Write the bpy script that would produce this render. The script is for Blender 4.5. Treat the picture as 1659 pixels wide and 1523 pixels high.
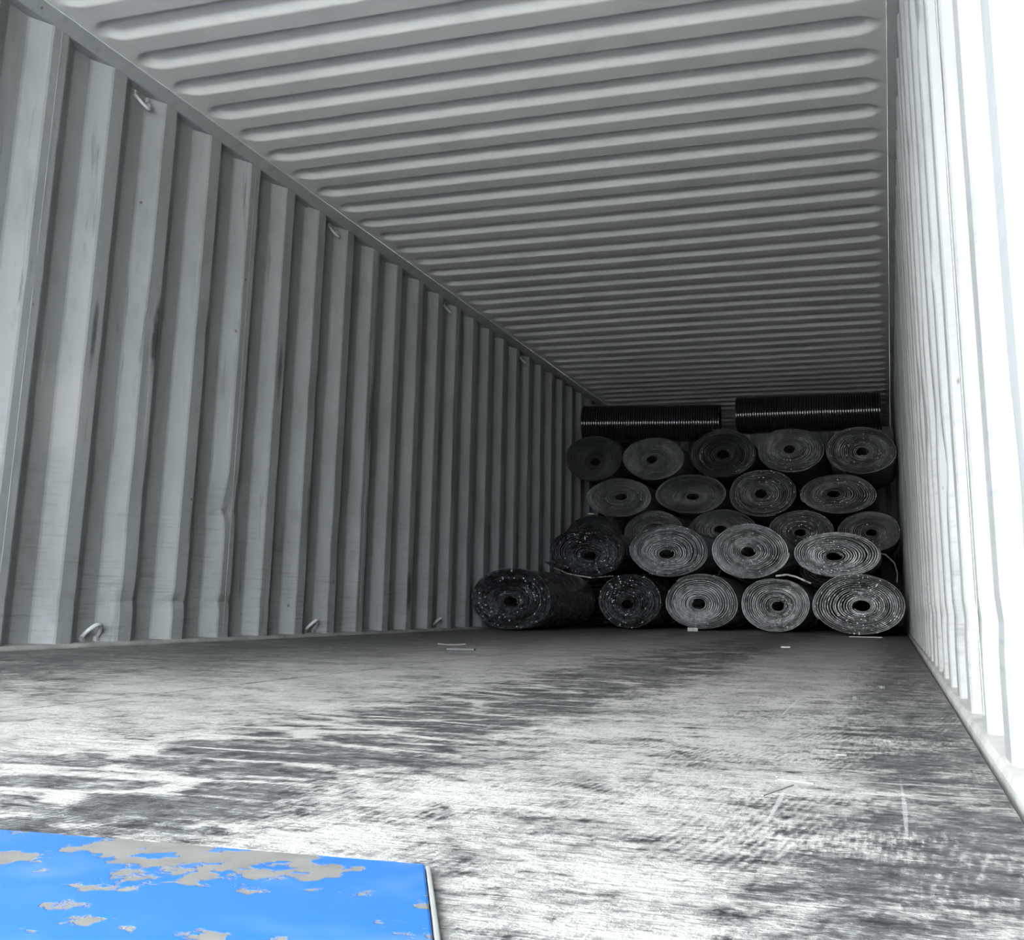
import bpy, bmesh, math, random
from mathutils import Matrix, Vector
for o in list(bpy.data.objects): bpy.data.objects.remove(o, do_unlink=True)
SC = bpy.context.scene
COL = SC.collection

# ------------------------------------------------------------------ camera
cam_data = bpy.data.cameras.new('camera'); cam = bpy.data.objects.new('camera', cam_data); COL.objects.link(cam)
R = Matrix(((0.9517586, -0.3028707, 0.0492428), (0.3064066, 0.9294711, -0.2054228), (0.0164468, 0.2106012, 0.9774337)))
right, fwd, up = R.col[0], R.col[1], R.col[2]
cam.matrix_world = Matrix(((right.x, up.x, -fwd.x, 2.30266), (right.y, up.y, -fwd.y, -0.06196), (right.z, up.z, -fwd.z, 0.14908), (0, 0, 0, 1)))
cam_data.sensor_fit = 'HORIZONTAL'; cam_data.sensor_width = 36.0
cam_data.lens = 1785.82 / 1659 * 36.0
cam_data.shift_x = (829.5 - 855.985) / 1659
cam_data.shift_y = (593.552 - 761.5) / 1659
cam_data.clip_start = 0.02; cam_data.clip_end = 300
SC.camera = cam

# ------------------------------------------------------------------ world, sun, exposure
world = bpy.data.worlds.new('overcast_sky'); SC.world = world; world.use_nodes = True
wn = world.node_tree.nodes; wl = world.node_tree.links
wt = wn.new('ShaderNodeTexCoord'); ws = wn.new('ShaderNodeSeparateXYZ'); wl.new(wt.outputs['Generated'], ws.inputs[0])
wm = wn.new('ShaderNodeMapRange'); wl.new(ws.outputs[2], wm.inputs[0])          # overcast sky: the zenith is brighter than the horizon
for i, q in zip((1, 2, 3, 4), (0.0, 1.0, 6.5, 30.0)): wm.inputs[i].default_value = q
wl.new(wm.outputs[0], wn['Background'].inputs['Strength'])
bg = wn['Background']; bg.inputs['Color'].default_value = (0.83, 0.92, 1.0, 1)
sun_d = bpy.data.lights.new('veiled_sun', 'SUN'); sun = bpy.data.objects.new('veiled_sun', sun_d); COL.objects.link(sun)
sun_d.energy = 2.6; sun_d.angle = math.radians(36); sun_d.color = (1.0, 0.98, 0.94)
sun.rotation_euler = Vector((0.29, 0.95, -0.25)).to_track_quat('-Z', 'Y').to_euler()
sun.location = (-4, -5, 5)
SC.cycles.max_bounces = 6; SC.cycles.diffuse_bounces = 4; SC.cycles.glossy_bounces = 2; SC.cycles.transmission_bounces = 0
SC.view_settings.view_transform = 'Standard'; SC.view_settings.look = 'None'
SC.view_settings.exposure = 1.62; SC.view_settings.gamma = 1.0; SC.view_settings.use_curve_mapping = False

# ------------------------------------------------------------------ helpers
W, H, HT = 2.4, 1.857, 1.820
Y0, Y1 = -0.90, 10.9
PI = math.pi

def mesh_obj(name, verts, faces, mat, parent=None, smooth=False, loc=None):
    me = bpy.data.meshes.new(name); me.from_pydata(verts, [], faces); me.update()
    if smooth:
        for p in me.polygons: p.use_smooth = True
    o = bpy.data.objects.new(name, me); COL.objects.link(o)
    if mat is not None: me.materials.append(mat)
    if parent is not None: o.parent = parent
    if loc is not None: o.location = loc
    return o
def bm_obj(name, bm, mat, parent=None, smooth=False, loc=None):
    me = bpy.data.meshes.new(name); bm.normal_update(); bm.to_mesh(me); bm.free()
    if smooth:
        for p in me.polygons: p.use_smooth = True
    o = bpy.data.objects.new(name, me); COL.objects.link(o)
    if mat is not None: me.materials.append(mat)
    if parent is not None: o.parent = parent
    if loc is not None: o.location = loc
    return o
def add_box(bm, x0, x1, y0, y1, z0, z1):
    v = [bm.verts.new(p) for p in ((x0, y0, z0), (x1, y0, z0), (x1, y1, z0), (x0, y1, z0), (x0, y0, z1), (x1, y0, z1), (x1, y1, z1), (x0, y1, z1))]
    for f in ((0, 3, 2, 1), (4, 5, 6, 7), (0, 1, 5, 4), (1, 2, 6, 5), (2, 3, 7, 6), (3, 0, 4, 7)):
        bm.faces.new([v[i] for i in f])
def bevel(bm, w, seg=2):
    bmesh.ops.bevel(bm, geom=bm.edges[:], offset=w, segments=seg, affect='EDGES', profile=0.5)
def empty(name, loc=(0, 0, 0), rz=0):
    o = bpy.data.objects.new(name, None); COL.objects.link(o); o.location = loc; o.rotation_euler = (0, 0, rz)
    o.empty_display_size = 0.1
    return o
def tag(o, label, cat, group=None):
    o['label'] = label; o['category'] = cat
    if group: o['group'] = group
    return o
def struct(o, label=None, cat=None):
    o['kind'] = 'structure'
    if label: o['label'] = label
    if cat: o['category'] = cat
    return o
def sstep(a, b, x):
    t = max(0.0, min(1.0, (x - a) / (b - a))); return t * t * (3 - 2 * t)

# ------------------------------------------------------------------ node helpers
class NT:
    def __init__(s, name):
        s.m = bpy.data.materials.new(name); s.m.use_nodes = True
        s.t = s.m.node_tree; s.b = s.t.nodes['Principled BSDF']
        s.out = s.t.nodes['Material Output']
    def n(s, typ, **kw):
        nd = s.t.nodes.new(typ)
        for k, v in kw.items(): setattr(nd, k, v)
        return nd
    def put(s, sock, v):
        if isinstance(v, bpy.types.NodeSocket): s.t.links.new(v, sock)
        elif isinstance(v, (tuple, list)):
            sock.default_value = tuple(v) + ((1,) if len(v) == 3 and sock.type == 'RGBA' else ())
        else: sock.default_value = v
    def pos(s): return s.n('ShaderNodeNewGeometry').outputs['Position']
    def obj(s): return s.n('ShaderNodeTexCoord').outputs['Object']
    def scale(s, vec, sc, off=(0, 0, 0), rot=(0, 0, 0)):
        nd = s.n('ShaderNodeMapping'); s.put(nd.inputs['Vector'], vec); nd.inputs['Scale'].default_value = sc
        nd.inputs['Location'].default_value = off; nd.inputs['Rotation'].default_value = rot
        return nd.outputs[0]
    def noise(s, vec, scale, detail=4, rough=0.55, dist=0.0):
        nd = s.n('ShaderNodeTexNoise'); s.put(nd.inputs['Vector'], vec)
        nd.inputs['Scale'].default_value = scale; nd.inputs['Detail'].default_value = detail
        nd.inputs['Roughness'].default_value = rough; nd.inputs['Distortion'].default_value = dist
        return nd.outputs['Fac']
    def vor(s, vec, scale, feature='F1', rnd=1.0):
        nd = s.n('ShaderNodeTexVoronoi', feature=feature); s.put(nd.inputs['Vector'], vec)
        nd.inputs['Scale'].default_value = scale; nd.inputs['Randomness'].default_value = rnd
        return nd.outputs['Distance']
    def wave(s, vec, scale, dist, dscale=1.0, direction='Y', detail=2, profile='SIN'):
        nd = s.n('ShaderNodeTexWave', bands_direction=direction, wave_profile=profile); s.put(nd.inputs['Vector'], vec)
        nd.inputs['Scale'].default_value = scale; nd.inputs['Distortion'].default_value = dist
        nd.inputs['Detail'].default_value = detail; nd.inputs['Detail Scale'].default_value = dscale
        return nd.outputs['Fac']
    def mr(s, v, a, b, c=0.0, d=1.0, smooth=False):
        nd = s.n('ShaderNodeMapRange'); nd.clamp = True
        if smooth: nd.interpolation_type = 'SMOOTHSTEP'
        s.put(nd.inputs[0], v)
        for i, q in zip((1, 2, 3, 4), (a, b, c, d)): nd.inputs[i].default_value = q
        return nd.outputs[0]
    def math(s, op, a, b=0.0, clamp=False):
        nd = s.n('ShaderNodeMath', operation=op); nd.use_clamp = clamp
        s.put(nd.inputs[0], a); s.put(nd.inputs[1], b); return nd.outputs[0]
    def mul(s, a, b): return s.math('MULTIPLY', a, b)
    def add(s, a, b, clamp=False): return s.math('ADD', a, b, clamp)
    def sub(s, a, b, clamp=False): return s.math('SUBTRACT', a, b, clamp)
    def inv(s, a): return s.math('SUBTRACT', 1.0, a)
    def mix(s, f, a, b, blend='MIX'):
        nd = s.n('ShaderNodeMix', data_type='RGBA', blend_type=blend)
        s.put(nd.inputs[0], f); s.put(nd.inputs[6], a); s.put(nd.inputs[7], b); return nd.outputs[2]
    def ramp(s, f, stops):
        nd = s.n('ShaderNodeValToRGB'); s.put(nd.inputs[0], f)
        el = nd.color_ramp.elements
        while len(el) > len(stops): el.remove(el[-1])
        while len(el) < len(stops): el.new(1.0)
        for e, (p, c) in zip(el, stops):
            e.position = p; e.color = (c, c, c, 1) if not isinstance(c, tuple) else tuple(c) + (1,)
        return nd.outputs[0]
    def xyz(s, v):
        nd = s.n('ShaderNodeSeparateXYZ'); s.put(nd.inputs[0], v); return nd.outputs
    def bump(s, h, strength=0.3, dist=0.01):
        nd = s.n('ShaderNodeBump'); s.put(nd.inputs['Height'], h)
        nd.inputs['Strength'].default_value = strength; nd.inputs['Distance'].default_value = dist
        s.t.links.new(nd.outputs[0], s.b.inputs['Normal'])
    def base(s, c): s.put(s.b.inputs['Base Color'], c)
    def rough(s, v): s.put(s.b.inputs['Roughness'], v)
    def metal(s, v): s.put(s.b.inputs['Metallic'], v)
    def spec(s, v): s.put(s.b.inputs['Specular IOR Level'], v)

# ------------------------------------------------------------------ materials
def mat_paint(name='grey_container_paint', lo=(0.206, 0.209, 0.203), hi=(0.248, 0.251, 0.245), grime=1.0):
    t = NT(name); P = t.pos(); x, y, z = t.xyz(P)
    col = t.mix(t.noise(P, 1.3, 3), lo, hi)
    # cloudy grime
    g = t.mr(t.noise(t.scale(P, (1, 1, 0.5)), 4.5, 4, 0.66), 0.48, 0.72)
    col = t.mix(t.mul(g, 0.42 * grime), col, (0.125, 0.122, 0.112))
    g2 = t.mr(t.noise(t.scale(P, (1, 1, 0.35), off=(4, 2, 1)), 14, 3, 0.7), 0.55, 0.72)
    col = t.mix(t.mul(g2, 0.30 * grime), col, (0.11, 0.107, 0.10))
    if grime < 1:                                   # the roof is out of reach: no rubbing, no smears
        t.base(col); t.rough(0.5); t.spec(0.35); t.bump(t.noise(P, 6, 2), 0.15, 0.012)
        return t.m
    # long dark rubbed streaks
    st = t.mr(t.noise(t.scale(P, (26, 26, 2.4)), 1.0, 4, 0.66, 0.0), 0.61, 0.72)
    st = t.mul(st, t.mr(t.noise(P, 1.3, 2), 0.46, 0.6))
    col = t.mix(t.mul(st, 0.75 * grime), col, (0.055, 0.054, 0.05))
    # particular smears of black rubber and grease on the left wall
    nz = t.mul(t.sub(t.noise(t.scale(P, (10, 14, 10)), 1.0, 4, 0.72), 0.5), 2.2)
    for yc, zc, ry, rz, a in () if grime < 1 else ((2.973, 1.00, 0.020, 0.15, 0.9), (2.672, 0.94, 0.014, 0.12, 0.8), (3.77, 1.05, 0.016, 0.12, 0.7), (4.60, 0.98, 0.02, 0.14, 0.7), (5.135, 0.20, 0.03, 0.10, 0.8),
                              (4.07, 0.52, 0.02, 0.16, 0.6), (3.26, 0.40, 0.02, 0.10, 0.55), (5.68, 0.9, 0.03, 0.25, 0.6)):
        dy = t.mul(t.sub(y, yc), 1 / ry); dz = t.mul(t.sub(z, zc), 1 / rz)
        q = t.add(t.add(t.mul(dy, dy), t.mul(dz, dz)), nz)
        m = t.mul(t.mr(q, 0.2, 1.1, a, 0.0), t.mr(x, 1.0, 1.2, 1.0, 0.0))
        col = t.mix(m, col, (0.035, 0.034, 0.032))
    # rubbed pale patch low on the wall near the door
    pp = t.add(t.add(t.math('POWER', t.mul(t.sub(y, 2.60), 9.0), 2.0), t.math('POWER', t.mul(t.sub(z, 0.70), 6.5), 2.0)), nz)
    col = t.mix(t.mul(t.mr(pp, 0.3, 0.9, 0.4, 0.0), t.mr(x, 1.0, 1.2, 1.0, 0.0)), col, (0.30, 0.28, 0.26))
    # horizontal scuffs near the floor
    sc = t.mr(t.noise(t.scale(P, (5, 5, 110)), 1.0, 3, 0.66), 0.50, 0.66)
    sc = t.mul(sc, t.mr(z, 0.05, 0.85, 1.0, 0.0))
    sc = t.mul(sc, t.mr(t.noise(P, 7, 2), 0.40, 0.58))
    col = t.mix(t.mul(sc, 0.6), col, (0.10, 0.099, 0.095))
    # scratches down to bright metal, and small chips of rust
    br = t.mr(t.noise(t.scale(P, (60, 60, 2.0)), 1.0, 2, 0.5), 0.72, 0.76)
    col = t.mix(t.mul(br, 0.5), col, (0.34, 0.34, 0.33))
    ch = t.mr(t.vor(P, 9.0), 0.035, 0.06, 1.0, 0.0)
    ch = t.mul(ch, t.mr(t.noise(P, 3.0, 1), 0.50, 0.54))
    col = t.mix(t.mul(ch, 0.85), col, (0.05, 0.036, 0.028))
    t.base(col); t.rough(t.mr(t.noise(P, 5, 2), 0.3, 0.7, 0.42, 0.6)); t.spec(0.35)
    t.bump(t.noise(t.scale(P, (1, 1, 0.6)), 6, 3), 0.15, 0.012)
    return t.m
M_PAINT = mat_paint()
M_ROOF = mat_paint('brightened_roof_paint', (0.44, 0.433, 0.405), (0.50, 0.492, 0.462), 0.35)  # less grimy wall paint, its grey lightened to stand in for bounce light

def mat_floor():
    t = NT('worn_plywood_floor'); P = t.pos(); x, y, z = t.xyz(P)
    warp = t.sub(t.noise(t.scale(P, (2.0, 1.2, 1)), 2.2, 5, 0.62), 0.5)
    warp2 = t.sub(t.noise(t.scale(P, (16, 6, 1)), 1.0, 3, 0.6), 0.5)
    xw = t.add(t.add(x, t.mul(warp, 0.22)), t.mul(warp2, 0.10))
    band = t.ramp(t.mul(xw, 1 / 2.5), [(0.0, 0.42), (0.05, 0.50), (0.12, 0.32), (0.30, 0.40), (0.37, 0.56), (0.46, 0.74), (0.60, 0.72), (0.645, 0.18),
                                         (0.735, 0.14), (0.765, 0.52), (0.80, 0.70), (0.885, 0.67), (0.915, 0.26), (1.0, 0.20)])
    wv = t.n('ShaderNodeTexNoise'); t.put(wv.inputs['Vector'], P); wv.inputs['Scale'].default_value = 5.0; wv.inputs['Detail'].default_value = 3
    va = t.n('ShaderNodeVectorMath', operation='MULTIPLY_ADD'); t.put(va.inputs[0], wv.outputs['Color']); va.inputs[1].default_value = (0.16, 0.05, 0); t.put(va.inputs[2], P)
    Q = va.outputs[0]
    grain = t.noise(t.scale(P, (8, 60, 1)), 1.0, 7, 0.72)          # streaks across the container
    grain2 = t.noise(t.scale(P, (75, 18, 1), rot=(0, 0, 0.2)), 1.0, 6, 0.74)         # scrapes along it
    blot = t.noise(t.scale(P, (6, 8, 1)), 1.0, 7, 0.72)
    fine = t.mr(t.noise(t.scale(P, (120, 200, 1)), 1.0, 4, 0.75), 0.33, 0.67)
    clump = t.sub(t.mr(t.noise(t.scale(P, (30, 36, 1)), 1.0, 6, 0.78), 0.30, 0.70), 0.5)
    comb = t.sub(t.mr(t.noise(t.scale(P, (30, 190, 1)), 1.0, 5, 0.7), 0.32, 0.68), 0.5)
    comb2 = t.sub(t.mr(t.noise(t.scale(P, (270, 30, 1), rot=(0, 0, 0.12)), 1.0, 4, 0.7), 0.34, 0.66), 0.5)
    d = t.add(band, t.mul(t.sub(blot, 0.5), 1.7))
    d = t.add(d, t.mul(clump, 0.86)); d = t.add(d, t.mul(comb, 0.26))
    d = t.add(d, t.mul(comb2, t.mr(t.noise(P, 4.5, 2), 0.40, 0.58, 0.12, 0.62)))
    d = t.add(d, t.mul(t.sub(grain, 0.5), 0.75))
    d = t.add(d, t.mul(t.sub(grain2, 0.5), 0.75))
    d = t.add(d, t.mul(t.sub(fine, 0.5), 0.42))
    # fine rubbed hatching
    hat = t.wave(t.scale(P, (1, 1, 1), rot=(0, 0, 0.14)), 44, 2.2, 3.0, 'X', 2)
    hm = t.mr(t.noise(P, 6.5, 3), 0.50, 0.62)
    d = t.sub(d, t.mul(t.mul(hat, hm), 0.30))
    # pale forked ridges in the dark worn lane
    rid = t.mr(t.vor(t.scale(Q, (4.2, 13, 1)), 1.0, 'DISTANCE_TO_EDGE'), 0.02, 0.10, 1.0, 0.0)
    rid = t.mul(rid, t.mr(t.noise(t.scale(P, (7, 9, 1)), 1.0, 2), 0.36, 0.52))
    lane = t.mul(t.mr(xw, 1.50, 1.58), t.mr(xw, 1.80, 1.92, 1.0, 0.0))
    d = t.add(d, t.mul(t.mul(rid, lane), 0.75))
    d = t.mr(d, 0.15, 0.80)
    wood = t.mix(t.mr(t.add(t.mul(grain, 0.5), t.mul(t.add(clump, 0.5), 0.5)), 0.3, 0.7), (0.006, 0.0062, 0.0066), (0.066, 0.066, 0.065))
    dust = t.mix(blot, (0.125, 0.121, 0.110), (0.235, 0.228, 0.208))
    col = t.mix(d, wood, dust)
    # thin scratches down the length
    s1 = t.mr(t.noise(t.scale(P, (95, 1.3, 1), rot=(0, 0, 0.06)), 1.0, 1, 0.5), 0.735, 0.775)
    col = t.mix(t.mul(s1, 0.55), col, (0.21, 0.207, 0.20))
    # two pale scored lines across the dark edge by the right wall
    wob = t.mul(t.sub(t.noise(t.scale(P, (9, 1, 1)), 1.0, 4, 0.7), 0.5), 0.016)
    yl = t.add(y, wob)
    c1 = t.mul(t.mr(t.math('ABSOLUTE', t.sub(yl, 1.012)), 0.0012, 0.0028, 1.0, 0.0), t.mr(xw, 2.21, 2.24))
    c2 = t.mul(t.mr(t.math('ABSOLUTE', t.sub(yl, 1.595)), 0.0014, 0.003, 1.0, 0.0), t.mr(xw, 2.23, 2.26))
    col = t.mix(t.mul(t.add(c1, c2, True), 0.75), col, (0.21, 0.207, 0.20))
    # black spots
    sp = t.mr(t.vor(P, 7), 0.02, 0.05, 1.0, 0.0)
    col = t.mix(t.mul(sp, 0.8), col, (0.03, 0.03, 0.03))
    t.base(col); t.rough(t.mr(d, 0, 1, 0.58, 0.85)); t.spec(0.22)
    h = t.add(t.mul(t.noise(t.scale(P, (14, 80, 1)), 1.0, 5, 0.75), 0.6), t.mul(t.noise(t.scale(P, (70, 60, 1)), 1.0, 4, 0.75), 0.5))
    t.bump(h, 0.75, 0.010)
    return t.m
M_FLOOR = mat_floor()

def mat_ledge():
    t = NT('dirty_steel_ledge'); P = t.pos()
    a = t.noise(t.scale(P, (4, 3, 4)), 3, 5, 0.65)
    t.base(t.mix(t.mr(a, 0.35, 0.7), (0.16, 0.155, 0.14), (0.27, 0.267, 0.25))); t.rough(0.75); t.bump(a, 0.4, 0.006)
    return t.m
M_LEDGE = mat_ledge()
def mat_simple(name, c, rough=0.6, var=0.25, scale=20, metal=0.0, bump=0.2):
    t = NT(name); P = t.obj(); n = t.noise(P, scale, 4, 0.6)
    d = tuple(q * (1 - var) for q in c); l = tuple(min(1, q * (1 + var)) for q in c)
    t.base(t.mix(n, d, l)); t.rough(rough); t.metal(metal); t.bump(n, bump, 0.003)
    return t.m
M_DARK = mat_simple('dark_gap', (0.03, 0.03, 0.028), 0.9)
M_STEEL = mat_simple('painted_ring_steel', (0.3, 0.3, 0.29), 0.4, 0.15, 40)
M_YARD = mat_simple('concrete_yard', (0.34, 0.322, 0.283), 0.9, 0.08, 2)
M_BARE = mat_simple('bare_worn_edge', (0.12, 0.12, 0.112), 0.5, 0.2, 30)
M_PAPER = mat_simple('white_paper', (0.32, 0.32, 0.31), 0.7, 0.05, 30, bump=0.05)
M_WOOD = mat_simple('pale_wood_splinter', (0.12, 0.113, 0.10), 0.8, 0.2, 60)
M_SPL = mat_simple('grey_wood_splinter', (0.09, 0.086, 0.078), 0.8, 0.2, 60)
M_CHIP = mat_simple('dark_chip', (0.04, 0.04, 0.04), 0.7, 0.3, 60)
M_STRAND = mat_simple('cut_strand_end', (0.36, 0.365, 0.37), 0.45, 0.4, 8)

def mat_blue():
    t = NT('worn_blue_paint'); P = t.pos()
    n = t.noise(t.scale(P, (1, 1, 1)), 38, 6, 0.62)
    big = t.noise(t.scale(P, (0.8, 1.1, 1), off=(3.1, 1.7, 0)), 13, 2, 0.5)
    x, y, z = t.xyz(P)
    m = t.add(t.mul(n, 0.6), t.mul(big, 0.55))
    m = t.add(m, t.mul(t.mr(y, 0.36, 0.50), 0.04))
    w = t.mr(m, 0.640, 0.662)
    fade = t.mr(t.noise(P, 14, 3, 0.6), 0.52, 0.72)
    blue = t.mix(t.mul(fade, 0.55), (0.010, 0.060, 0.20), (0.055, 0.10, 0.20))
    bare = t.mix(t.noise(P, 60, 3), (0.035, 0.0335, 0.028), (0.085, 0.081, 0.072))
    t.base(t.mix(w, blue, bare)); t.rough(t.mr(w, 0, 1, 0.38, 0.75)); t.bump(t.inv(w), 0.4, 0.002)
    return t.m
M_BLUE = mat_blue()

def mat_roll(name, lo, hi, rough, dusty, bs=0.5):
    t = NT(name); P = t.obj()
    n = t.noise(P, 34, 4, 0.65); c = t.noise(t.scale(P, (1, 0.3, 1)), 5, 3, 0.6)
    col = t.mix(t.mr(n, 0.35, 0.7), lo, hi)
    col = t.mix(t.mul(t.mr(c, 0.48, 0.7), dusty), col, (0.22, 0.22, 0.205))
    at = t.n('ShaderNodeAttribute'); at.attribute_name = 'tone'
    col = t.mix(1.0, col, at.outputs['Color'], 'MULTIPLY')
    t.base(col); t.rough(t.mr(n, 0.3, 0.7, rough - 0.08, rough + 0.12)); t.spec(0.8)
    if bs: t.bump(n, bs, 0.004)
    return t.m
M_ROLL = {
    'gloss': mat_roll('black_glossy_mesh_sheet', (0.034, 0.035, 0.037), (0.046, 0.048, 0.051), 0.25, 0.0, 0.0),
    'grey': mat_roll('grey_dusty_mesh_sheet', (0.08, 0.082, 0.085), (0.37, 0.378, 0.386), 0.40, 0.4, 0.3),
    'dull': mat_roll('dull_mesh_sheet', (0.038, 0.038, 0.037), (0.165, 0.165, 0.156), 0.52, 0.32),
    'dark': mat_roll('dark_dull_mesh_sheet', (0.015, 0.016, 0.017), (0.06, 0.06, 0.06), 0.5, 0.12),
}
M_CROSS = mat_simple('black_wire_mesh', (0.010, 0.010, 0.011), 0.10, 0.3, 8, 0.0, 0.0)
M_CROSS.node_tree.nodes['Principled BSDF'].inputs['Specular IOR Level'].default_value = 1.0

# ------------------------------------------------------------------ the container shell
PW, A_, S_, B_, D_ = 0.27407, 0.068, 0.063, 0.080, 0.036
def wall_profile(e0):
    """(y, depth) break points; e0 is the deep-side edge of a proud flat."""
    pts = []
    k0 = int(math.floor((Y0 + 0.12 - e0) / PW)) + 1; k = k0
    pts.append((Y0 + 0.10, 0.0))
    while e0 + k * PW + S_ + B_ + S_ < Y1 - 0.08:
        e = e0 + k * PW
        for y, d in ((e - 0.004, 0.0), (e + 0.004, 0.0025), (e + S_ - 0.004, D_ - 0.0025), (e + S_ + 0.004, D_), (e + S_ + B_ - 0.004, D_),
                     (e + S_ + B_ + 0.004, D_ - 0.0025), (e + 2 * S_ + B_ - 0.004, 0.0025), (e + 2 * S_ + B_ + 0.004, 0.0), (e + 2 * S_ + B_ + A_ * 0.5, 0.0)):
            if y > pts[-1][0] + 1e-4: pts.append((y, d))
        k += 1
    pts.append((Y1, 0.0))
    return pts
def build_wall(name, side, e0, seed, label):
    rnd = random.Random(seed)
    prof = wall_profile(e0)
    rows = [0.012 + (HT + 0.02 - 0.012) * i / 72 for i in range(73)]
    dents = [(rnd.uniform(0.8, 8), rnd.uniform(0.08, 1.3), rnd.uniform(0.03, 0.10), rnd.uniform(0.02, 0.09), rnd.uniform(0.002, 0.007) * rnd.choice((1, 1, -0.6))) for _ in range(46)]
    if side < 0: dents += [(3.46, 0.50, 0.08, 0.07, 0.014), (3.50, 0.47, 0.05, 0.02, 0.012), (2.96, 0.145, 0.07, 0.022, 0.006), (3.22, 0.14, 0.07, 0.02, 0.008), (3.5, 0.14, 0.06, 0.02, 0.007), (2.94, 0.9, 0.05, 0.3, 0.005)]
    verts = []
    for z in rows:
        for y, d in prof:
            dd = d
            for yc, zc, ry, rz, amp in dents:
                q = ((y - yc) / ry) ** 2 + ((z - zc) / rz) ** 2
                if q < 6: dd += amp * math.exp(-q)
            # a faint crease where forklift loads have pressed the proud flats
            dd += 0.0035 * math.exp(-((z - 0.13) / 0.012) ** 2) * (1 - min(1, d / D_))
            verts.append((-dd if side < 0 else W + dd, y, z))
    n = len(prof); faces = []
    for i in range(len(rows) - 1):
        for j in range(n - 1):
            a = i * n + j; q = (a, a + 1, a + n + 1, a + n)
            faces.append(q if side < 0 else q[::-1])
    o = mesh_obj(name, verts, faces, M_PAINT)
    struct(o, label, 'wall')
    for k in range(-4, 28, 4):                       # vertical weld between two corrugated sheets
        y = e0 + k * PW - A_ * 0.45
        if y < Y0 + 0.3 or y > Y1 - 0.4: continue
        bm = bmesh.new(); add_box(bm, -0.0005, 0.0005, -0.003, 0.003, 0.03, HT); bevel(bm, 0.0004, 2)
        bm_obj('weld_seam', bm, M_PAINT, o, loc=(0.0002 if side < 0 else W - 0.0002, y, 0))
    return o
E_L, E_R = 2.7063 - 9 * PW, 1.145 - 3 * PW
wall_left = build_wall('wall_left', -1, E_L, 3, 'grey painted corrugated steel side wall left of the floor')
wall_right = build_wall('wall_right', 1, E_R, 8, 'brightly lit corrugated steel side wall along the right edge')

def back_wall():
    prof = [(-0.09, 0)]
    k = 0; x = 0.0
    while x < W:
        for dx, d in ((0, 0), (A_, 0), (A_ + 0.05, 0.04), (A_ + 0.05 + B_, 0.04)):
            if x + dx <= W: prof.append((x + dx, d))
        x += A_ + 0.1 + B_
    prof.append((W, 0)); prof.append((W + 0.09, 0))
    verts = []; n = len(prof)
    for z in (-0.09, HT * 0.5, H + 0.06):
        for x, d in prof: verts.append((x, Y1 - 0.06 + d, z))
    faces = [(i * n + j, i * n + j + 1, (i + 1) * n + j + 1, (i + 1) * n + j) for i in range(2) for j in range(n - 1)]
    return struct(mesh_obj('wall_back', verts, faces, M_PAINT), 'dark corrugated end wall behind the stacked rolls', 'wall')
back_wall()

def build_roof():
    PR, OR = 0.2016, 2.7412                      # groove pitch, and where one entrance-facing slope lies
    hw, sl, dep, xe = 0.058, 0.030, 0.018, 0.062  # half width at the base plane, slope run, groove depth, groove end
    ys = [Y0]
    k = -14; cents = []
    while OR + k * PR - 0.05 < Y1:
        c = OR + k * PR - (hw - sl * 0.5); cents.append(c)
        for n_ in range(34):
            y = c - 0.1008 + 0.2016 * n_ / 34
            if Y0 < y < Y1: ys.append(y)
        k += 1
    ys.append(Y1); ys = sorted(set(round(y, 5) for y in ys))
    e = [0.026, 0.045] + [xe + 0.006 * i for i in range(0, 14)] + [0.16, 0.22]
    xs = e + [0.22 + (W - 0.44) * i / 12 for i in range(1, 12)] + [W - v for v in reversed(e)]
    verts = []; n = len(xs)
    for y in ys:
        c = min(cents, key=lambda q: abs(q - y)); dy = abs(y - c)
        for x in xs:
            x0, x1 = xe + hw, W - xe - hw
            if x < x0: dx = (x0 - x) * 0.85
            elif x > x1: dx = (x - x1) * 0.85
            else: dx = 0
            d = hw - math.hypot(dx, dy)
            t = max(0, min(1, d / sl)); t = 0.75 * t + 0.25 * (t * t * (3 - 2 * t))
            sag = 0.006 * math.sin(PI * x / W) * math.sin(y * 2.1 + 1)
            verts.append((x, y, H + dep * t + sag))
    faces = [(i * n + j, (i + 1) * n + j, (i + 1) * n + j + 1, i * n + j + 1) for i in range(len(ys) - 1) for j in range(n - 1)]
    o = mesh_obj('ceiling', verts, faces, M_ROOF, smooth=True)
    return struct(o, 'grey steel roof with pressed cross grooves overhead', 'ceiling')
build_roof()

def extrude_y(name, prof, y0, y1, mat):
    n = len(prof); verts = [(x, y0, z) for x, z in prof] + [(x, y1, z) for x, z in prof]
    faces = [(i, (i + 1) % n, n + (i + 1) % n, n + i) for i in range(n)] + [tuple(range(n - 1, -1, -1)), tuple(range(n, 2 * n))]
    o = mesh_obj(name, verts, faces, mat)
    bm = bmesh.new(); bm.from_mesh(o.data); bmesh.ops.recalc_face_normals(bm, faces=bm.faces[:]); bm.to_mesh(o.data); bm.free()
    return o
railp = [(-0.07, HT), (-0.002, HT), (0.003, HT + 0.003), (0.007, HT + 0.009), (0.0255, H - 0.003), (0.0265, H + 0.004), (0.0265, H + 0.05), (-0.07, H + 0.05)]
r1 = extrude_y('trim_1', railp, Y0, Y1, M_PAINT); struct(r1, 'long grey top rail where left wall meets the roof', 'rail')
r2 = extrude_y('trim_2', [(W - x, z) for x, z in railp], Y0, Y1, M_PAINT); struct(r2, 'long grey top rail where right wall meets the roof', 'rail')
ledp = [(-0.075, -0.05), (0.008, -0.05), (0.008, 0.004), (0.004, 0.012), (-0.075, 0.020)]
l1 = extrude_y('baseboard_left', ledp, Y0, Y1, M_LEDGE); struct(l1, 'dusty steel ledge along the foot of left wall', 'ledge')
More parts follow.
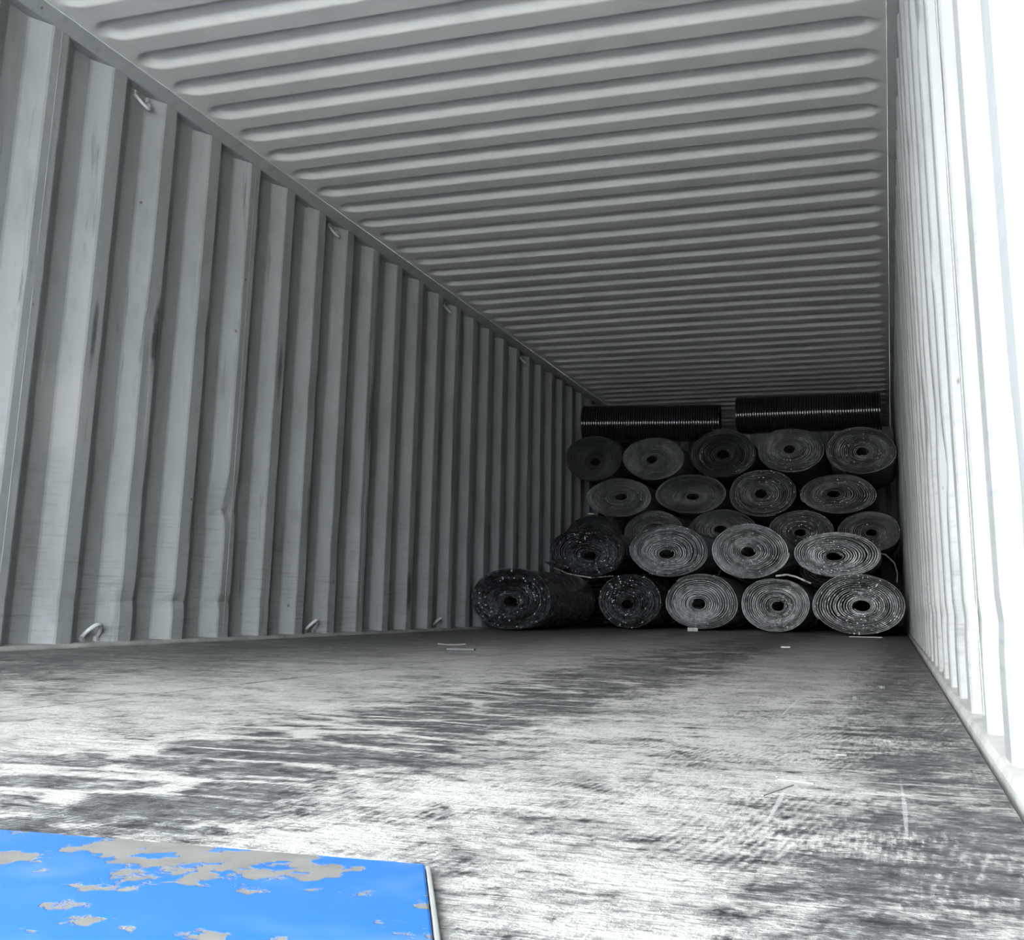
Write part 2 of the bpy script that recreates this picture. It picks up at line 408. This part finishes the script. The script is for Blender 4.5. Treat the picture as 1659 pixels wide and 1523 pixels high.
l2 = extrude_y('baseboard_right', [(W - x, z) for x, z in ledp], Y0, Y1, M_LEDGE); struct(l2, 'dusty steel ledge along the foot of right wall', 'ledge')

# floor: plywood sheets over a dark sub-floor
bm = bmesh.new(); add_box(bm, 0.0, W, Y0, Y1, -0.10, -0.028)
floor = struct(bm_obj('floor', bm, M_DARK), 'worn grey plywood floor scuffed with pale dust', 'floor')
for x0, x1, cuts in ((0.014, 1.1842, [Y0, 2.06, 4.48, 6.9, 9.3, Y1]), (1.1895, 2.386, [Y0, 1.93, 4.36, 6.8, 9.2, Y1])):
    for a, b in zip(cuts[:-1], cuts[1:]):
        bm = bmesh.new(); add_box(bm, x0, x1, a + 0.0012, b - 0.0012, -0.028, 0.0)
        bmesh.ops.bevel(bm, geom=[e for e in bm.edges if all(v.co.z > -0.001 for v in e.verts)], offset=0.0006, segments=1, affect='EDGES')
        bm_obj('plywood_sheet', bm, M_FLOOR, floor)

# door frame at the open end, yard outside
bm = bmesh.new(); add_box(bm, -0.16, -0.002, Y0 - 0.10, Y0 + 0.12, -0.16, H + 0.12); bevel(bm, 0.012)
struct(bm_obj('trim_3', bm, M_PAINT), 'left corner post of the open doorway', 'post')
bm = bmesh.new(); add_box(bm, W + 0.002, W + 0.16, Y0 - 0.10, Y0 + 0.12, -0.16, H + 0.12); bevel(bm, 0.012)
struct(bm_obj('trim_4', bm, M_PAINT), 'right corner post of the open doorway', 'post')
bm = bmesh.new(); add_box(bm, -0.002, W + 0.002, Y0 - 0.10, Y0 + 0.02, H - 0.02, H + 0.12); bevel(bm, 0.012)
struct(bm_obj('trim_5', bm, M_PAINT), 'steel header beam above the open doorway', 'beam')
bm = bmesh.new(); add_box(bm, -0.002, W + 0.002, Y0 - 0.10, Y0 - 0.001, -0.16, -0.004); bevel(bm, 0.006)
struct(bm_obj('trim_6', bm, M_PAINT), 'steel sill beam below the open doorway', 'beam')
bm = bmesh.new(); add_box(bm, -30, 30, -40, 30, -0.30, -0.165)
struct(bm_obj('ground', bm, M_YARD), 'pale concrete dock apron outside the container', 'ground')

# ------------------------------------------------------------------ lashing rings in the wall recesses
def lashing_ring(y, z, label, grp, top):
    t = empty('lashing_ring', (-D_, y, z)); tag(t, label, 'ring', grp)
    bm = bmesh.new(); pts = []
    n = 18
    for i in range(n + 1):
        a = PI * i / n
        pts.append(Vector((0.036 * math.sin(a), -0.034 * math.cos(a), (0.044 if not top else -0.046) * math.sin(a))))
    rr = 0.0068; prev = None
    for i, p in enumerate(pts):
        tg = (pts[min(i + 1, n)] - pts[max(i - 1, 0)]).normalized()
        u = tg.cross(Vector((0.7, 0, -0.7 if not top else 0.7))).normalized(); v = tg.cross(u)
        ring = [bm.verts.new(p + u * rr * math.cos(q * PI / 4) + v * rr * math.sin(q * PI / 4)) for q in range(8)]
        if prev:
            for q in range(8): bm.faces.new((prev[q], prev[(q + 1) % 8], ring[(q + 1) % 8], ring[q]))
        prev = ring
    bm_obj('loop', bm, M_STEEL, t, True)
    for s in (-1, 1):
        bm = bmesh.new(); add_box(bm, 0.0, 0.012, s * 0.032 - 0.009, s * 0.032 + 0.009, -0.010, 0.010); bevel(bm, 0.003)
        bm_obj('weld_foot', bm, M_PAINT, t)
    return t
ordinal = ['nearest', 'second nearest', 'third nearest', 'farthest']
for i, k in enumerate((0, 5, 10, 15)):
    y = 2.7063 + k * PW + S_ + 0.052
    lashing_ring(y, 1.806, '%s of the small steel rings under the left top rail' % ordinal[i], 'rings under the left top rail', True)
    if k < 15:
        lashing_ring(y, 0.022, '%s of the steel rings at the foot of the left wall' % (ordinal[i] if i < 2 else 'farthest'), 'rings at the foot of the left wall', False)

# ------------------------------------------------------------------ rolls of black mesh
def ellipse_pt(rho, th, a, b, wob):
    w = 1 + sum(am * math.cos(m * th + ph) for m, am, ph in wob) * (0.35 + 0.65 * rho)
    return a * rho * w * math.cos(th), b * rho * w * math.sin(th)
def mesh_roll(key, x, z, a, b, hx, hz, yf, L, tone, label, group, turns=13, seed=0, nspeck=70, open_end=None, jit=1.0, loose=None, rz=0):
    rnd = random.Random(seed)
    a *= 0.972; b *= 0.968
    t = empty('mesh_roll', (x, yf, z - b), rz); tag(t, label, 'roll', group)
    wob = [(2, rnd.uniform(-.015, .015), rnd.uniform(0, 6)), (3, rnd.uniform(.004, .016), rnd.uniform(0, 6)), (4, rnd.uniform(.003, .010), rnd.uniform(0, 6)), (5, rnd.uniform(.002, .008), rnd.uniform(0, 6))]
    ox, oz = hx - x, hz - z
    turns = turns + 3 if nspeck or turns > 10 else turns
    n = 60; N = int(turns * n)
    r0 = 0.17; pitch = (1 - r0) / turns
    ph0 = rnd.uniform(0, 2 * PI)
    tj = [rnd.uniform(-1, 1) for _ in range(turns + 3)]; rj = [rnd.uniform(-1, 1) for _ in range(turns + 3)]
    fr = [(rnd.choice((1, 2, 3, 5, 9)), rnd.uniform(0, 6), rnd.uniform(0.3, 1)) for _ in range(5)]
    bias = rnd.uniform(-0.6, 0.6)                       # the whole end is dished or coned a little
    V = []; F = []; TN = []
    lev = [1.0]
    for _ in range(turns + 3): lev.append(max(0.45, min(1.55, 1 + (lev[-1] - 1) * 0.55 + rnd.uniform(-0.5, 0.5))))
    tp = rnd.uniform(0, 6)
    def centre(rho): 
        s = 1 - sstep(0.1, 1.0, rho); return ox * s, b + oz * s
    sp = []
    for i in range(N + 1):
        u = i / n; k = int(u); f = u - k
        th = 2 * PI * u + ph0
        rho = r0 + pitch * u + pitch * 0.15 * (rj[k] * (1 - f) + rj[k + 1] * f) * min(1, (turns - u) * 0.5)
        rho = min(rho, 1.0 - 0.25 * pitch)
        fy = 0.009 * (tj[k] * (1 - f) + tj[k + 1] * f) + 0.0035 * sum(am * math.sin(m * th * (1 + 0.07 * k) + ph) for m, ph, am in fr) * 0.5
        fy += rnd.uniform(-1, 1) * 0.0004
        fy = fy * jit + 0.020 * bias * (rho - 0.5) + 0.022
        cx, cz = centre(rho)
        hw = pitch * (0.33 + 0.04 * math.sin(th * 3 + k * 0.7) + 0.03 * (tj[k] * (1 - f) + tj[k + 1] * f))
        xi, zi = ellipse_pt(rho - hw, th, a, b, wob); xo, zo = ellipse_pt(rho + hw * 0.9, th, a, b, wob)
        xm, zm = (xi + xo) / 2, (zi + zo) / 2
        zz = lambda q: max(0.002, q)
        V += [(cx + xi, fy + 0.003, zz(cz + zi)), (cx + xm, fy, zz(cz + zm)), (cx + xo, fy + 0.003, zz(cz + zo)), (cx + xo, L, zz(cz + zo)), (cx + xi, L, zz(cz + zi))]
        TN.append((lev[k] * (1 - f) + lev[k + 1] * f) * (1 + 0.22 * math.sin(th * 2 + tp + 0.3 * k) + rnd.uniform(-0.05, 0.05)))
        sp.append((cx + xm, fy, max(0.006, cz + zm), th))
        if i:
            p = (i - 1) * 5; q = i * 5
            for j in range(5):
                j2 = (j + 1) % 5
                F.append((p + j, q + j, q + j2, p + j2))
    F.append((0, 1, 2, 3, 4)); e = N * 5; F.append((e + 4, e + 3, e + 2, e + 1, e))
    ws = mesh_obj('wound_sheet', V, F, M_ROLL[tone], t)
    ca = ws.data.color_attributes.new('tone', 'FLOAT_COLOR', 'POINT'); buf = []
    for q in TN: buf += [q, q, q, 1.0] * 5
    ca.data.foreach_set('color', buf)
    if nspeck:
        bm = bmesh.new()
        for _ in range(nspeck):
            # cut strands stand out in short runs
            i0 = rnd.randrange(int(N * 0.12), N - 12)
            for q in range(rnd.choice((1, 1, 2, 3))):
                X, Y, Z, th = sp[min(N, i0 + q * 4)]
                s = rnd.uniform(0.0018, 0.0036); l = rnd.uniform(0.003, 0.008)
                add_box(bm, X - s, X + s, Y - l, Y + 0.004, max(0.002, Z - s), Z + s)
        o = bm_obj('strand_ends', bm, M_STRAND, t); o['kind'] = 'stuff'; o['label'] = 'pale cut strand ends dotted over the roll end'
    if loose:
        # last wrap hangs free: a thin curved strip leaving the roll
        pts, thick = loose
        V = []; F = []
        for j, (lx, lz) in enumerate(pts):
            q = pts[min(j + 1, len(pts) - 1)]; p = pts[max(j - 1, 0)]
            dx, dz = q[0] - p[0], q[1] - p[1]; m = math.hypot(dx, dz); nx, nz = -dz / m * thick, dx / m * thick
            for yy in (0.012 + 0.006 * math.sin(j * 1.7), L * 0.92):
                V += [(lx - x + nx, yy, lz - z + b + nz), (lx - x - nx, yy, lz - z + b - nz)]
            if j:
                A = (j - 1) * 4; B = j * 4
                F += [(A, B, B + 1, A + 1), (A + 2, A + 3, B + 3, B + 2), (A, A + 2, B + 2, B), (A + 1, B + 1, B + 3, A + 3)]
        F += [(0, 1, 3, 2), (len(V) - 4, len(V) - 2, len(V) - 1, len(V) - 3)]
        le = mesh_obj('loose_end', V, F, M_ROLL[tone], t)
        ca = le.data.color_attributes.new('tone', 'FLOAT_COLOR', 'POINT'); ca.data.foreach_set('color', [0.3, 0.3, 0.3, 1.0] * len(V))
    return t

GB, GF = 'mesh rolls in the tall rear stack', 'mesh rolls in the low front stack'
rolls = [
 ('T1', 0.242, 1.221, 0.223, 0.178, 0.253, 1.192, 7.85, 1.25, 'dark', 'dark smooth-ended mesh roll, leftmost in the top row of five', GB, 16, 0, 0.5),
 ('T2', 0.699, 1.205, 0.234, 0.164, 0.687, 1.200, 7.85, 1.25, 'dull', 'mesh roll second from the left in the top row of five', GB, 14, 0, 0.7),
 ('T3', 1.195, 1.232, 0.249, 0.180, 1.198, 1.222, 7.85, 1.25, 'dark', 'dark ragged mesh roll in the middle of the top row of five', GB, 13, 10, 1.5),
 ('T4', 1.681, 1.243, 0.237, 0.165, 1.671, 1.251, 7.85, 1.25, 'dull', 'mesh roll second from the right in the top row with a pale inner ring', GB, 13, 14, 0.8),
 ('T5', 2.157, 1.219, 0.240, 0.172, 2.170, 1.212, 7.80, 1.25, 'dull', 'mesh roll at the right end of the top row against the right wall', GB, 12, 30, 1.0),
 ('F1', 0.431, 0.925, 0.253, 0.148, 0.447, 0.929, 7.85, 1.25, 'dull', 'flattened mesh roll, leftmost of four in the second row from the top', GB, 14, 8, 0.7),
 ('F2', 0.962, 0.945, 0.264, 0.147, 0.978, 0.922, 7.85, 1.25, 'dull', 'flattened mesh roll, second from left in the second row from the top', GB, 15, 6, 0.6),
 ('F3', 1.476, 0.942, 0.244, 0.172, 1.465, 0.937, 7.85, 1.25, 'dull', 'round mesh roll, third from left in the second row from the top', GB, 13, 40, 1.0),
 ('F4', 1.990, 0.926, 0.264, 0.142, 1.960, 0.926, 7.85, 1.25, 'dull', 'wide mesh roll at the right end of the second row, pointed on its right', GB, 13, 40, 1.0),
 ('G1', 0.247, 0.642, 0.221, 0.163, 0.258, 0.632, 7.85, 1.25, 'dark', 'dark mesh roll half hidden at the left end of the third row', GB, 13, 8, 1.0),
 ('G2', 0.699, 0.670, 0.228, 0.163, 0.701, 0.660, 7.85, 1.25, 'dull', 'half hidden mesh roll, second from left in the third row', GB, 13, 8, 0.8),
 ('G3', 1.190, 0.673, 0.252, 0.160, 1.175, 0.686, 7.85, 1.25, 'dull', 'half hidden mesh roll in the middle of the third row', GB, 11, 10, 0.9),
 ('G4', 1.730, 0.667, 0.229, 0.158, 1.726, 0.662, 7.85, 1.25, 'dull', 'mesh roll with a wide dark hole, second from right in the third row', GB, 13, 40, 0.9),
 ('G5', 2.185, 0.669, 0.212, 0.143, 2.201, 0.660, 7.85, 1.25, 'dull', 'mesh roll at the right end of the third row beside the right wall', GB, 13, 14, 0.9),
 ('H1', 0.423, 0.493, 0.262, 0.168, 0.439, 0.464, 7.00, 0.80, 'gloss', 'glossy black mesh roll, leftmost in the upper row of the front stack', GF, 15, 40, 1.2),
 ('H2', 0.960, 0.499, 0.262, 0.171, 0.943, 0.477, 7.00, 0.80, 'grey', 'mesh roll second from left in the upper row of the front stack', GF, 13, 90, 1.2),
 ('H3', 1.474, 0.497, 0.248, 0.176, 1.462, 0.493, 7.00, 0.80, 'grey', 'pale grey mesh roll third from left in the upper row of the front stack', GF, 13, 80, 1.0),
 ('H4', 1.997, 0.480, 0.268, 0.142, 1.978, 0.466, 7.05, 0.76, 'grey', 'wide flattened mesh roll, right end of the upper row in the front stack', GF, 12, 110, 1.1),
 ('B0', 0.256, 0.178, 0.248, 0.178, 0.250, 0.158, 5.95, 1.03, 'gloss', 'glossy black mesh roll on the floor in front by the left wall, its side showing', None, 18, 40, 1.1),
 ('B1', 0.706, 0.178, 0.214, 0.178, 0.688, 0.154, 7.00, 0.80, 'gloss', 'black mesh roll on the floor right behind the lone front roll', GF, 14, 40, 1.2),
 ('B2', 1.162, 0.180, 0.237, 0.180, 1.145, 0.164, 7.00, 0.80, 'grey', 'mesh roll second from left in the bottom row of the front stack', GF, 12, 80, 1.1),
 ('B3', 1.617, 0.170, 0.216, 0.170, 1.634, 0.161, 7.00, 0.80, 'grey', 'mesh roll with a loose sheet end, between its neighbours on the bottom row', GF, 12, 80, 1.1),
 ('B4', 2.128, 0.175, 0.260, 0.175, 2.145, 0.166, 6.50, 1.30, 'grey', 'largest mesh roll, nearest on the floor beside the right wall', GF, 13, 130, 1.0),
]
LOOSE = {
 'B3': ([(1.63, 0.343), (1.70, 0.352), (1.755, 0.338), (1.80, 0.318), (1.84, 0.300)], 0.005),
 'H1': ([(0.60, 0.335), (0.45, 0.322), (0.30, 0.345), (0.20, 0.385), (0.13, 0.425)], 0.003),
 'G5': ([(2.19, 0.533), (2.28, 0.515), (2.335, 0.46), (2.352, 0.39), (2.345, 0.33)], 0.004),
}
for i, r in enumerate(rolls):
    mesh_roll(*r[:12], turns=r[12], nspeck=r[13], jit=r[14], seed=100 + i * 7, loose=LOOSE.get(r[0]))
hid = 'black mesh roll hidden low in the rear stack behind the front stack'
for i, (x, z, a, b) in enumerate(((0.26, 0.165, 0.22, 0.165), (0.73, 0.165, 0.22, 0.165), (1.2, 0.165, 0.22, 0.165), (1.67, 0.165, 0.22, 0.165), (2.13, 0.165, 0.22, 0.165),
                                  (0.49, 0.412, 0.218, 0.112), (0.96, 0.412, 0.218, 0.112), (1.44, 0.412, 0.218, 0.112), (1.92, 0.412, 0.218, 0.112))):
    mesh_roll('U', x, z, a, b, x, z, 7.86, 1.2, 'dark', hid, 'hidden rolls under the rear stack', turns=8, nspeck=0, seed=400 + i)

# ------------------------------------------------------------------ two mesh rolls lying crosswise on the pile
def cross_roll(x0, x1, y, zc, r, tilt, yaw, n, label, squash=1.0):
    t = empty('crosswise_mesh_roll', ((x0 + x1) / 2, y, zc - r), yaw); t.rotation_euler = (0, tilt, yaw)
    tag(t, label, 'roll', 'crosswise rolls on top of the pile')
    L = x1 - x0; ns = 48
    # inner winding
    V = []; F = []; nt = 3; N = nt * ns
    for i in range(N + 1):
        th = 2 * PI * i / ns; rr = r * (0.60 + 0.30 * i / N)
        for xx in (-L / 2 + 0.01, L / 2 - 0.01): V.append((xx, -rr * math.cos(th), r + rr * math.sin(th) * squash))
        if i: q = 2 * i; F.append((q - 2, q - 1, q + 1, q))
    mesh_obj('wound_core', V, F, M_CROSS, t, True)
    # hoop strands
    bm = bmesh.new(); w = L / n
    for k in range(n):
        xc = -L / 2 + (k + 0.5) * w; prev = None; jr = 1 + 0.004 * math.sin(k * 2.3)
        prof = [(-0.5, 0.955), (-0.40, 0.962), (-0.28, 0.988), (-0.12, 0.999), (0, 1.0), (0.12, 0.999), (0.28, 0.988), (0.40, 0.962), (0.5, 0.955)]
        rings = []
        for dx, fr in prof:
            rings.append([bm.verts.new((xc + dx * w, -r * fr * jr * math.cos(2 * PI * s / ns), r + r * fr * jr * squash * math.sin(2 * PI * s / ns))) for s in range(ns)])
        for A, B in zip(rings[:-1], rings[1:]):
            for s in range(ns): bm.faces.new((A[s], B[s], B[(s + 1) % ns], A[(s + 1) % ns]))
    o = bm_obj('hoop_strands', bm, M_CROSS, t, True); o['kind'] = 'stuff'
    return t
cross_roll(1.262, 2.30, 8.25, 1.566, 0.142, 0.0, 0.0, 58, 'black wire mesh roll lying crosswise on top at the right under the roof', 1.0)
cross_roll(0.045, 1.115, 8.35, 1.546, 0.146, 0.012, 0.09, 58, 'lower black wire mesh roll lying crosswise on top at the left', 1.0)

# ------------------------------------------------------------------ blue plate in the foreground
pl = empty('dock_plate', (1.2, 0.0, 0.0)); tag(pl, 'bright blue painted steel plate with worn paint in the near left corner', 'plate')
def slab(name, pts, z0, z1, mat, bw):
    bm = bmesh.new(); lo = [bm.verts.new((x, y, z0)) for x, y in pts]; hi = [bm.verts.new((x, y, z1)) for x, y in pts]
    bm.faces.new(lo[::-1]); bm.faces.new(hi); n = len(pts)
    for i in range(n): bm.faces.new((lo[i], lo[(i + 1) % n], hi[(i + 1) % n], hi[i]))
    bevel(bm, bw, 2); return bm_obj(name, bm, mat, pl)
slab('plate', [(-0.85, -1.6), (0.985, -1.6), (0.985, 0.25), (0.846, 0.553), (0.50, 0.535), (-0.85, 0.47)], 0.0005, 0.0055, M_BLUE, 0.0014)
o = slab('edge_strip', [(0.9856, 0.25), (0.989, 0.25), (0.8505, 0.551), (0.8466, 0.553)], 0.0005, 0.005, M_BARE, 0.0008); o['label'] = 'pale bare metal edge'

# ------------------------------------------------------------------ scraps on the floor and pile
def scrap(name, x, y, z, lx, ly, h, rz, mat, label, cat, curl=0.0, seg=5):
    V = []; F = []
    for j in range(seg + 1):
        u = j / seg - 0.5
        w = ly * (0.5 - 0.18 * abs(math.sin(j * 2.1)))
        zz = curl * (2 * u) ** 2
        for yy, z2 in ((-w, zz), (w, zz), (w * 0.9, zz + h), (-w * 0.9, zz + h)): V.append((u * lx, yy, z2))
        if j:
            A = (j - 1) * 4; B = j * 4
            for q in range(4): F.append((A + q, A + (q + 1) % 4, B + (q + 1) % 4, B + q))
    F += [(0, 3, 2, 1), (seg * 4, seg * 4 + 1, seg * 4 + 2, seg * 4 + 3)]
    o = mesh_obj(name, V, F, mat, loc=(x, y, z)); o.rotation_euler = (0, 0, rz); tag(o, label, cat)
    return o
scrap('paper_slip', 1.130, 6.90, 0.0, 0.062, 0.03, 0.022, 0.0, M_PAPER, 'small white slip on the floor under the bottom row rolls', 'paper')
scrap('paper_strip', 2.16, 6.42, 0.0, 0.17, 0.05, 0.004, 0.0, M_PAPER, 'long pale strip under the front edge of the largest roll', 'paper')
scrap('paper_scrap', 1.905, 4.42, 0.0, 0.035, 0.02, 0.004, 0.2, M_PAPER, 'tiny white scrap on the floor before the largest roll', 'paper')
scrap('paper_tag', 0.225, 7.86, 0.800, 0.045, 0.03, 0.010, 0.0, M_PAPER, 'white tag poking out at the left edge of the pile', 'paper')
scrap('wood_splinter', 0.80, 3.72, 0.0, 0.10, 0.02, 0.004, 0.35, M_SPL, 'curled pale splinter on the floor near the left wall', 'splinter', 0.003)
scrap('wood_chip', 2.292, 1.34, 0.0, 0.011, 0.005, 0.0015, 0.6, M_WOOD, 'small pale wood chip on the dark floor near the right wall', 'splinter')
scrap('wood_chip', 2.245, 1.19, 0.0, 0.011, 0.004, 0.001, 0.1, M_WOOD, 'thin white chip lying on the right side of the floor', 'splinter')
scrap('straw', 2.215, 0.985, 0.0, 0.034, 0.002, 0.001, -0.35, M_WOOD, 'thin pale straw lying across the right of the floor', 'straw')
scrap('straw', 2.205, 0.93, 0.0, 0.07, 0.002, 0.001, 1.3, M_WOOD, 'thin pale straw pointing away toward the rolls', 'straw')
scrap('dark_chip', 2.275, 2.26, 0.0, 0.014, 0.012, 0.005, 0.3, M_CHIP, 'small black chip on the floor toward the right wall', 'debris')
scrap('dark_chip', 2.238, 1.96, 0.0, 0.009, 0.009, 0.005, 1.0, M_CHIP, 'black crumb on the floor nearest the long cross seam', 'debris')
scrap('dark_chip', 0.98, 3.35, 0.0, 0.09, 0.03, 0.006, 0.1, M_CHIP, 'flat dark scrap on the left half of the floor', 'debris')
